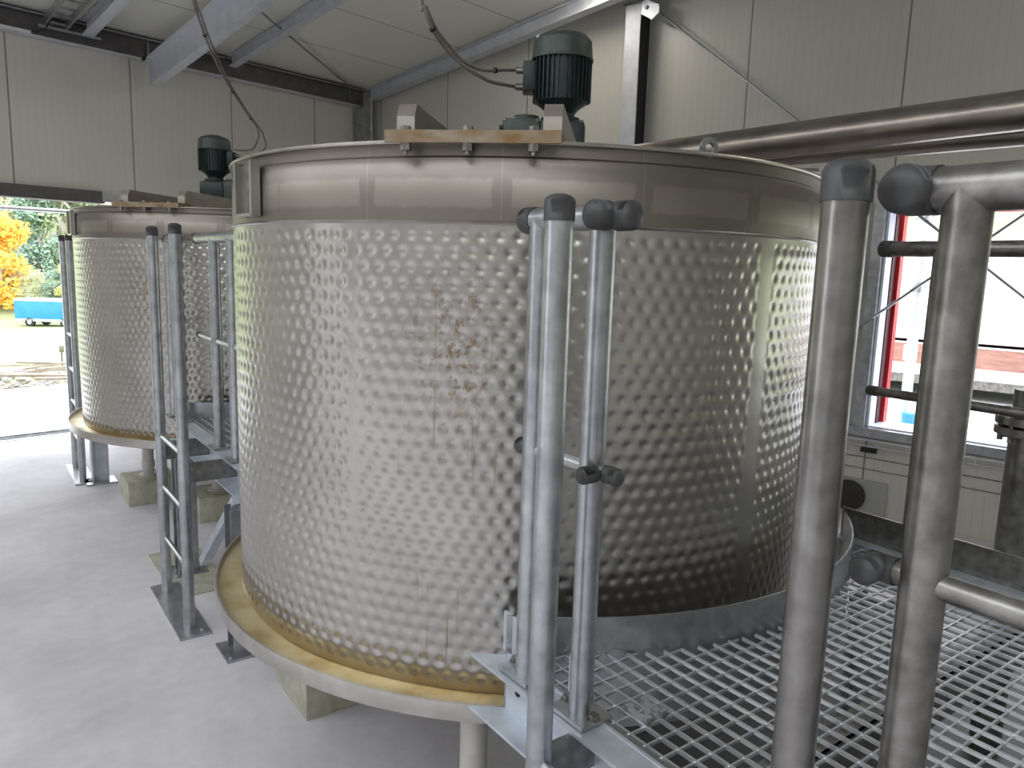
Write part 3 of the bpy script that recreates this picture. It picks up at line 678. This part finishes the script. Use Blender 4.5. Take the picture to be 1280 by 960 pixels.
# ------------------------------------------------------------------ guard rails
def rail(label, u, posts, vlo, vhi, mids, caps, dark=False, midr=.0145, stub=None, midcaps=(True, True), mlo=None, mhi=None, zbase=ZG, ztop=1.745, prad=PR, boss=None):
    mt = 'galv_dark' if dark else 'galv'
    t = plant('guard_rail', label, 'railing', u, posts[0], zbase, 'galvanized guard rails')
    for v in posts:
        m = MB(); m.tube((u, v, zbase + .008), (u, v, ztop), prad, n=32); p = m.build('post', mt, t)
        m = MB(); m.box((u - .04, v - .05, zbase + .0005), (u + .04, v + .05, zbase + .009)); m.build('base_plate', 'galv', p, False)
        for dv in (-.04, .04): m = MB(); m.hexbolt((u, v + dv, zbase + .009), (0, 0, 1), .010, .009); m.build('bolt', 'bolt', p)
    m = MB(); mc = []; capped(m, mc, (u, vlo, ztop), (u, vhi, ztop), prad, caps[0], caps[1]); tr = m.build('top_rail', mt, t)
    for c_ in mc: c_.build('end_cap', 'cap', tr)
    if boss:
        m = MB(); mc = []; capped(m, mc, (u, boss[0], ztop), (boss[1], boss[0], ztop), prad, False, True); bs = m.build('boss_stub', mt, t); [c_.build('end_cap', 'cap', bs) for c_ in mc]
        for z in mids: m = MB(); mc = []; capped(m, mc, (u, boss[0], z), (boss[1] - .0, boss[0], z), midr, False, True); bs = m.build('boss_stub', mt, t); [c_.build('end_cap', 'cap', bs) for c_ in mc]
    for z in mids:
        m = MB(); mc = []; capped(m, mc, (u, mlo if mlo is not None else vlo, z), (u, mhi if mhi is not None else vhi, z), midr, midcaps[0], midcaps[1]); mr = m.build('mid_rail', mt, t)
        for c_ in mc: c_.build('end_cap', 'cap', mr)
    return t
R1 = rail('short guard rail with two posts between the nearest ladder and the big tank', -.655, (-1.108, -.930), -1.175, -.885, (1.28,), (True, True), boss=(-1.135, -.70))
rail('guard rail at the right edge whose top rail ends in a round grey cap', -.745, (-1.758, -2.6), -2.9, -1.70, (1.318,), (False, True), dark=True, midcaps=(False, True), boss=(-1.705, -.775))
rail('far guard rail on the opposite side of the near platform', .815, (-1.02, -1.9), -2.6, -.84, (1.285,), (False, True), dark=True, midcaps=(False, True), zbase=ZG - .002)
rail('guard rail with two posts left of the big tank by the middle ladder', -.665, (1.17, 1.44), .95, 1.75, (1.28,), (True, True))
rail('short guard rail behind the middle ladder in front of the rear tank', -.68, (2.13, 2.29), 2.08, 2.32, (1.28,), (True, True))

# ------------------------------------------------------------------ outside
def ground():
    nx, ny = 90, 90
    bm = bmesh.new()
    def zf(x, y):
        z = -.03
        dn = max(0, y - 11.5); z -= min(dn * .07, 3.8)
        if y > 75: z += (y - 75) * .25
        de = max(0, x - 14.5) * (1 if y < 30 else max(0, 1 - (y - 30) / 20)); z += de * .24
        return z
    xs = [-60 + 160 * i / nx for i in range(nx + 1)]; ys = [-60 + 190 * j / ny for j in range(ny + 1)]
    g = [[bm.verts.new((x, y, zf(x, y))) for y in ys] for x in xs]
    fs = []
    for i in range(nx):
        for j in range(ny):
            cx_, cy_ = (xs[i] + xs[i + 1]) / 2, (ys[j] + ys[j + 1]) / 2
            if XW - .5 < cx_ < XB + .2 and YS - .5 < cy_ < YA + .2: pass
            f = bm.faces.new((g[i][j], g[i + 1][j], g[i + 1][j + 1], g[i][j + 1])); f.smooth = True
            yard = (cy_ < 10.2 and cx_ < 13.6) or (cx_ < -2 and cy_ < 60)
            f.material_index = 0 if yard else 1
    me = bpy.data.meshes.new('ground'); bm.to_mesh(me); bm.free(); me.materials.append(M['yard']); me.materials.append(M['grass'])
    o = bpy.data.objects.new('ground', me); C.objects.link(o); o.location.z = -.19; struct(o)
    return zf
gz = ground()
boxes_struct('yard_slab', [((-14, YA + .12, -.2), (XB + 6, 10.7, -.012)), ((-3, 7.4, -.19), (-2.9, 7.5, -.18)), ((XB + .12, -9, -.2), (14.2, YA + .12, -.012))], 'yard')
m = MB(); m.tube((.2, 7.78, .02), (3.1, 7.66, .02), .022, n=12); tag(m.build('ground_rail', 'galv'), 'thin grey rail lying on the ground across the doorway', 'rail')
m = MB(); m.tube((.7, 7.6, 2.025), (3.0, 7.6, 2.03), .018, n=12); tag(m.build('door_bar', 'wire'), 'white horizontal bar just under the door lintel', 'bar')

boxes_struct('wall_sky_screen', [((-17, -16, -.2), (-15, 12, 7.5))], 'sky_screen')  # unseen block added to cut the sky brightness on the west side
boxes_struct('yard_dimmed', [((-30, -20, -.2), (XW - .12, YA + .10, -.012))], 'dim_yard')  # unseen ground, darkened to dim its reflection in the tank jacket
LEAF = {}
def leafmat(name, c1, c2):
    m, nt, b = new_mat(name); oi = N(nt, 'ShaderNodeNewGeometry')
    rnd = oi.outputs['Random Per Island']
    nt.links.new(ramp(nt, rnd, [(0., c2), (1., c1)]), b.inputs['Base Color']); b.inputs['Roughness'].default_value = .7
    M[name] = m
leafmat('leaf_yellow', (1., .66, .14), (.85, .45, .06)); leafmat('leaf_green', (.52, .60, .36), (.28, .38, .22)); leafmat('leaf_pale', (.86, .86, .58), (.55, .60, .40)); leafmat('leaf_lime', (.80, .80, .30), (.55, .58, .18)); leafmat('leaf_bush', (.45, .52, .30), (.22, .30, .16)); leafmat('leaf_teal', (.40, .52, .40), (.22, .34, .26))  # leaf tones paled so the colours carry the distant haze
M['bark'] = simple('pale bark', (.50, .46, .42), (.33, .30, .27), 6, .9)
def tree(x, y, h, w, leaf, label, seed, trunk=.25, bare=.15):
    rnd = random.Random(seed); z0 = gz(x, y) - .19
    t = thing('tree', label, 'tree', (x, y, z0), 0, 'trees behind the meadow', off=(0, 0, 0))
    m = MB(); tips = []
    def branch(p, d, L, r, lv):
        pts = [p]; q = p.copy()
        for i in range(4): d = (d + Vector((rnd.uniform(-.18, .18), rnd.uniform(-.18, .18), .05))).normalized(); q = q + d * L / 4; pts.append(q.copy())
        m.path(pts, r, 6); tips.extend(pts[2:])
        if lv < 2:
            for k in range(5 if lv == 0 else 3):
                a = rnd.uniform(0, 2 * pi); nd = (d * .6 + Vector((cos(a), sin(a), rnd.uniform(.1, .7)))).normalized(); branch(pts[rnd.choice((2, 3, 4))].copy(), nd, L * .55, r * .5, lv + 1)
    branch(Vector((0, 0, 0)), Vector((0, 0, 1)), h * .55, h * .018, 0)
    m.build('trunk', 'bark', t)
    bm = bmesh.new()
    nclump = 26
    for c in range(nclump):
        a = rnd.uniform(0, 2 * pi); zz = rnd.uniform(bare, 1.); rr = w * sqrt(rnd.random()) * (1 - .55 * abs(zz - .5) * 2 * .8) * .8
        cc = Vector((rr * cos(a), rr * sin(a), h * zz)); cr = w * rnd.uniform(.22, .42)
        for k in range(130):
            dv = Vector((rnd.gauss(0, 1), rnd.gauss(0, 1), rnd.gauss(0, .8))).normalized() * cr * rnd.random() ** .4
            p = cc + dv; s_ = h * .018 * rnd.uniform(.7, 1.4); A = Vector((rnd.gauss(0, 1), rnd.gauss(0, 1), rnd.gauss(0, 1))).normalized(); B = A.orthogonal().normalized()
            bm.faces.new([bm.verts.new(p + A * s_ * i + B * s_ * j) for i, j in ((-1, -.6), (1, -.6), (1, .6), (-1, .6))])
    me = bpy.data.meshes.new('foliage'); bm.to_mesh(me); bm.free(); me.materials.append(M[leaf]); o = bpy.data.objects.new('foliage', me); C.objects.link(o); o.parent = t
for a in (
    (19.6, 77.6, 7.6, 3.4, 'leaf_yellow', 'bright orange yellow tree at the left edge beyond the meadow', 1, .2, .05),
    (23.8, 74.2, 4.6, 1.2, 'leaf_lime', 'small lime yellow tree just behind the blue trailer', 2, .1, .1),
    (22.8, 92.9, 13, 3.6, 'leaf_pale', 'pale leafy tree filling the left edge behind the orange tree', 3, .2, .2),
    (25.9, 96.8, 12, 3.4, 'leaf_green', 'mid green tree behind the trailer', 4, .2, .15),
    (25.4, 88.4, 8.5, 2.6, 'leaf_teal', 'dark bluish green bushy tree behind the trailer', 5, .2, .05),
    (29.6, 95.8, 13.5, 3.6, 'leaf_pale', 'tall pale tree with bare trunk right of the trailer', 6, .2, .35),
    (29.0, 87.5, 12, 3.2, 'leaf_green', 'green tree partly hidden by the rear tank', 7, .2, .1),
    (33.0, 95.0, 13, 3.5, 'leaf_pale', 'pale tree hidden mostly behind the rear tank', 8, .2, .1),
    (28.5, 109.0, 15, 4.5, 'leaf_lime', 'yellowish tree high on the slope behind the others', 9, .2, .2),
    (34.5, 108.0, 16, 4.5, 'leaf_pale', 'pale green tree farthest back on the right of the doorway', 10, .2, .2),
    (21.5, 99.0, 14, 4.2, 'leaf_green', 'green tree farthest left on the slope', 11, .2, .2)):
    tree(*a)
for k, (x, y) in enumerate(((19.9, 79.5), (21.6, 78.2), (23.4, 77.0), (25.0, 76.2), (26.9, 74.6), (17.8, 80.5))):
    tree(x, y, 3.0 + .4 * (k % 3), 1.7, ('leaf_bush', 'leaf_pale', 'leaf_teal')[k % 3], ('low olive green bush', 'low pale green bush', 'low bluish green bush')[k % 3] + (' further right' if k > 2 else ' near the left') + ' along the foot of the trees', 30 + k, .1, .0)

# blue covered trailer on the meadow
tz = gz(20, 69) - .19; tr = thing('covered_trailer', 'blue tarpaulin covered trailer parked on the meadow', 'trailer', (18.58, 69.06, tz), atan2(-.745, .667), off=(0, 0, 0))
m = MB(); m.box((0, -1.1, .55), (5.0, 1.1, 2.0), bevel=.05); m.build('tarpaulin', simple('blue tarpaulin', (.03, .26, .80), (.02, .20, .68), 1.5, .5), tr)
m = MB(); m.box((-.02, -1.12, 1.98), (5.02, 1.12, 2.16), bevel=.04); m.build('roof', 'lamp_body', tr)
m = MB(); m.box((-.02, -1.12, .42), (5.02, 1.12, .60)); m.build('side_board', 'lamp_body', tr)
m = MB(); m.box((.1, -.5, .32), (4.9, .5, .42)); m.build('chassis', 'galv_dark', tr)
for x in (1.15, 3.9):
    for y in (-1., 1.):
        m = MB(); m.tube((x, y - .12, .34), (x, y + .12, .34), .36, n=20); wh = m.build('wheel', 'black', tr); m = MB(); m.tube((x, y - .14, .34), (x, y + .14, .34), .16, n=14); m.build('hub', 'wire', wh)

# rubble and timber beyond the yard
M['pale_stone'] = simple('pale rubble', (.55, .52, .50), (.14, .12, .10), 9, .9)
M['plank'] = simple('weathered timber', (.40, .34, .28), (.22, .17, .13), 7, .8)
rr = random.Random(3); stones = []
for k in range(4):
    bm = bmesh.new(); bmesh.ops.create_icosphere(bm, subdivisions=2, radius=1)
    for v in bm.verts: v.co *= rr.uniform(.55, 1.2); v.co.z *= .6
    me = bpy.data.meshes.new('rubble_stone'); bm.to_mesh(me); bm.free(); me.materials.append(M['pale_stone']); stones.append(me)
placed = []
for k in range(900):
    d = rr.uniform(9.4, 13.0); lat = -.69 * d + rr.random() * .16 * d
    x = cos(.73) * d + sin(.73) * lat; y = sin(.73) * d - cos(.73) * lat
    if y < 10.8: continue
    s_ = rr.uniform(.05, .16)
    if any(hypot(x - a, y - c) < 1.25 * (s_ + e) for a, c, e in placed): continue
    placed.append((x, y, s_)); o = bpy.data.objects.new('rubble_stone', stones[k % 4]); C.objects.link(o); o.scale = (s_, s_ * rr.uniform(.6, 1), s_); o.rotation_euler = (0, 0, rr.uniform(0, 6)); o.location = (x, y, gz(x, y) - .19 + s_ * .4)
    tag(o, 'pale lump of rubble lying in the heap beyond the yard', 'stone', 'rubble beyond the yard')
for k in range(8):
    d = 9.7 + .4 * k; lat = -.69 * d + rr.random() * .15 * d; x = cos(.73) * d + sin(.73) * lat; y = sin(.73) * d - cos(.73) * lat
    m = MB(); L = rr.uniform(.25, .8); m.box((-L, -.03, -.015), (L, .03, .015)); o = m.build('plank', 'plank', smooth=False); o.location = (x, max(y, 10.9), gz(x, y) - .19 + .24); o.rotation_euler = (rr.uniform(-.2, .2), rr.uniform(-.15, .15), rr.uniform(-1.3, .3)); tag(o, 'loose plank lying across the rubble heap', 'plank', 'timber on the rubble')
for y_, lb in ((15.2, 'long pale beam on the grass behind the rubble'), (11.1, 'long pale beam in front of the rubble at the yard edge')):
    m = MB(); m.box((-3.5, -.05, 0), (3.5, .05, .10)); o = m.build('timber_beam', 'lamp_body', smooth=False); o.location = (y_ * .29, y_, gz(3, y_) - .2); o.rotation_euler = (0, 0, -.6 if y_ > 13 else -.55); tag(o, lb, 'beam')
t = thing('marker_post', 'small dark marker post on the meadow', 'post', (5.2, 17.0, gz(5.2, 17) - .19), off=(0, 0, 0))
m = MB(); m.tube((0, 0, 0), (0, 0, .30), .012, n=8); m.build('pole', 'black', t)
m = MB(); m.box((-.04, -.03, .28), (.04, .03, .42), bevel=.01); m.build('head', 'galv_dark', t)

# right side, through the window
t = thing('flatbed_trailer', 'long flatbed trailer with white cover and brown side boards outside the window', 'trailer', (12, 1.5, 0), 0, off=(0, 0, 0))
m = MB(); m.box((0, -5.5, .80), (2.3, 5.5, 2.22), bevel=.03); m.build('white_cover', simple('white cover sheet', (.86, .86, .86), (.78, .78, .79), 3, .6), t)
m = MB(); m.box((-.02, -5.5, 1.60), (.0, 5.5, 1.68)); m.build('dirt_strip', simple('grey red strip', (.62, .50, .50), (.45, .45, .47), 5, .8, 0, 0, (1, 6, 1)), t)
m = MB(); m.box((-.04, -5.5, .46), (2.3, 5.5, .74)); m.build('side_board', simple('worn red brown boards', (.42, .22, .18), (.26, .13, .10), 5, .8, 0, 0, (1, 1, 5)), t)
m = MB(); m.box((-.05, -5.5, .74), (.0, 5.5, .765)); m.build('edge_trim', 'lamp_body', t)
m = MB(); m.box((-.05, -5.5, .30), (2.3, 5.5, .46)); m.build('deck_beam', 'plank' if False else 'lamp_body', t)
m = MB(); m.box((.05, -5.5, .16), (2.2, 5.5, .30)); m.build('chassis', 'galv_dark', t)
for y in (-4., -3., 3.5, 4.4):
    m = MB(); m.tube((.1, y, .2), (.4, y, .2), .2, n=20); m.build('wheel', 'black', t)
t = thing('scaffold_post', 'galvanized upright post standing outside the window', 'post', (9, 2.22, 0), 0, off=(0, 0, 0))
m = MB(); m.tube((0, 0, 0), (0, 0, 2.9), .055, n=16); m.build('upright', 'galv_pale', t)
for z in (1.52, 2.27):
    m = MB(); m.tube((0, 0, z), (0, 0, z + .10), .075, n=12); m.tube((-.12, 0, z + .05), (.12, 0, z + .02), .025, n=8); m.tube((0, -.11, z + .07), (0, .11, z + .03), .02, n=8); m.build('clamp', 'galv', t)
m = MB(); m.box((-.06, -.05, .78), (.06, .07, .95), bevel=.01); m.build('junction_box', 'galv_pale', t)
m = MB(); m.lathe([(0, 0), (.07, 0), (.08, .06), (.075, .15), (.08, .16), (.08, .22), (0, .22)], n=24); o = m.build('blue_drum', simple('blue plastic', (.05, .30, .75), None, 3, .4)); o.location = (8.8, 2.12, .01); tag(o, 'small blue drum on the ground beyond the window beside the post', 'drum')
for k in range(9):
    y = -2 + 1.1 * k; m = MB(); m.box((-.04, -.04, 0), (.04, .04, 1.0)); o = m.build('fence_post', 'lamp_body', smooth=False); o.location = (30, y * 1.6 + 2, gz(30, y) - .2); tag(o, 'thin pale fence post high on the grass slope outside the window', 'post', 'fence posts on the slope')

# ------------------------------------------------------------------ light
w = bpy.data.worlds.new('overcast sky'); sc.world = w; w.use_nodes = True
nt = w.node_tree; nt.nodes.clear(); out = nt.nodes.new('ShaderNodeOutputWorld'); bg = nt.nodes.new('ShaderNodeBackground')
tc = nt.nodes.new('ShaderNodeTexCoord'); sp = nt.nodes.new('ShaderNodeSeparateXYZ'); nt.links.new(tc.outputs['Generated'], sp.inputs[0])
r = nt.nodes.new('ShaderNodeValToRGB'); r.color_ramp.elements[0].position = .0; r.color_ramp.elements[0].color = (.97, .985, 1, 1); r.color_ramp.elements[1].position = .8; r.color_ramp.elements[1].color = (.88, .93, 1, 1)
nt.links.new(sp.outputs[2], r.inputs[0]); nt.links.new(r.outputs[0], bg.inputs[0]); bg.inputs[1].default_value = 4.2; nt.links.new(bg.outputs[0], out.inputs[0])
def area(name, loc, rot, sx, sy, power, col=(1, 1, 1)):
    l = bpy.data.lights.new(name, 'AREA'); l.shape = 'RECTANGLE'; l.size = sx; l.size_y = sy; l.energy = power; l.color = col
    o = bpy.data.objects.new(name, l); C.objects.link(o); o.location = loc; o.rotation_euler = rot; return o
def portal(name, loc, rot, sx, sy):
    o = area(name, loc, rot, sx, sy, 1); o.data.cycles.is_portal = True
portal('sky_portal_doorway', (1.76, YA + .2, 1.06), (radians(-90), 0, 0), 1.95, 2.1)
portal('sky_portal_gate', (XW - .2, 1.6, 1.45), (0, radians(-90), 0), 2.9, 6.4)
portal('sky_portal_added_opening', ((SX0 + SX1) / 2, .8, roof_z(.8) + .2), (-math.atan(KR), 0, 0), 2.0, 11.6)  # serves the added roof opening
portal('sky_portal_window', (XB + .35, -.4, 1.37), (0, radians(90), 0), 1.45, 4.0)

# ------------------------------------------------------------------ camera
cam = bpy.data.cameras.new('camera'); co = bpy.data.objects.new('camera', cam); C.objects.link(co)
FPX = 940.; cam.sensor_fit = 'HORIZONTAL'; cam.sensor_width = 36.; cam.lens = 36. * FPX / 1280.; cam.clip_start = .02; cam.clip_end = 500
pitch, roll, yaw = .1533, .030, .73
H = Vector((cos(yaw), sin(yaw), 0)); Rt = Vector((sin(yaw), -cos(yaw), 0)); Z = Vector((0, 0, 1))
F = cos(pitch) * H - sin(pitch) * Z; U = sin(pitch) * H + cos(pitch) * Z
R_ = cos(roll) * Rt + sin(roll) * U; U_ = -sin(roll) * Rt + cos(roll) * U
mw = Matrix((R_, U_, -F)).transposed().to_4x4(); mw.translation = Vector((0, 0, 1.65)); co.matrix_world = mw
sc.camera = co
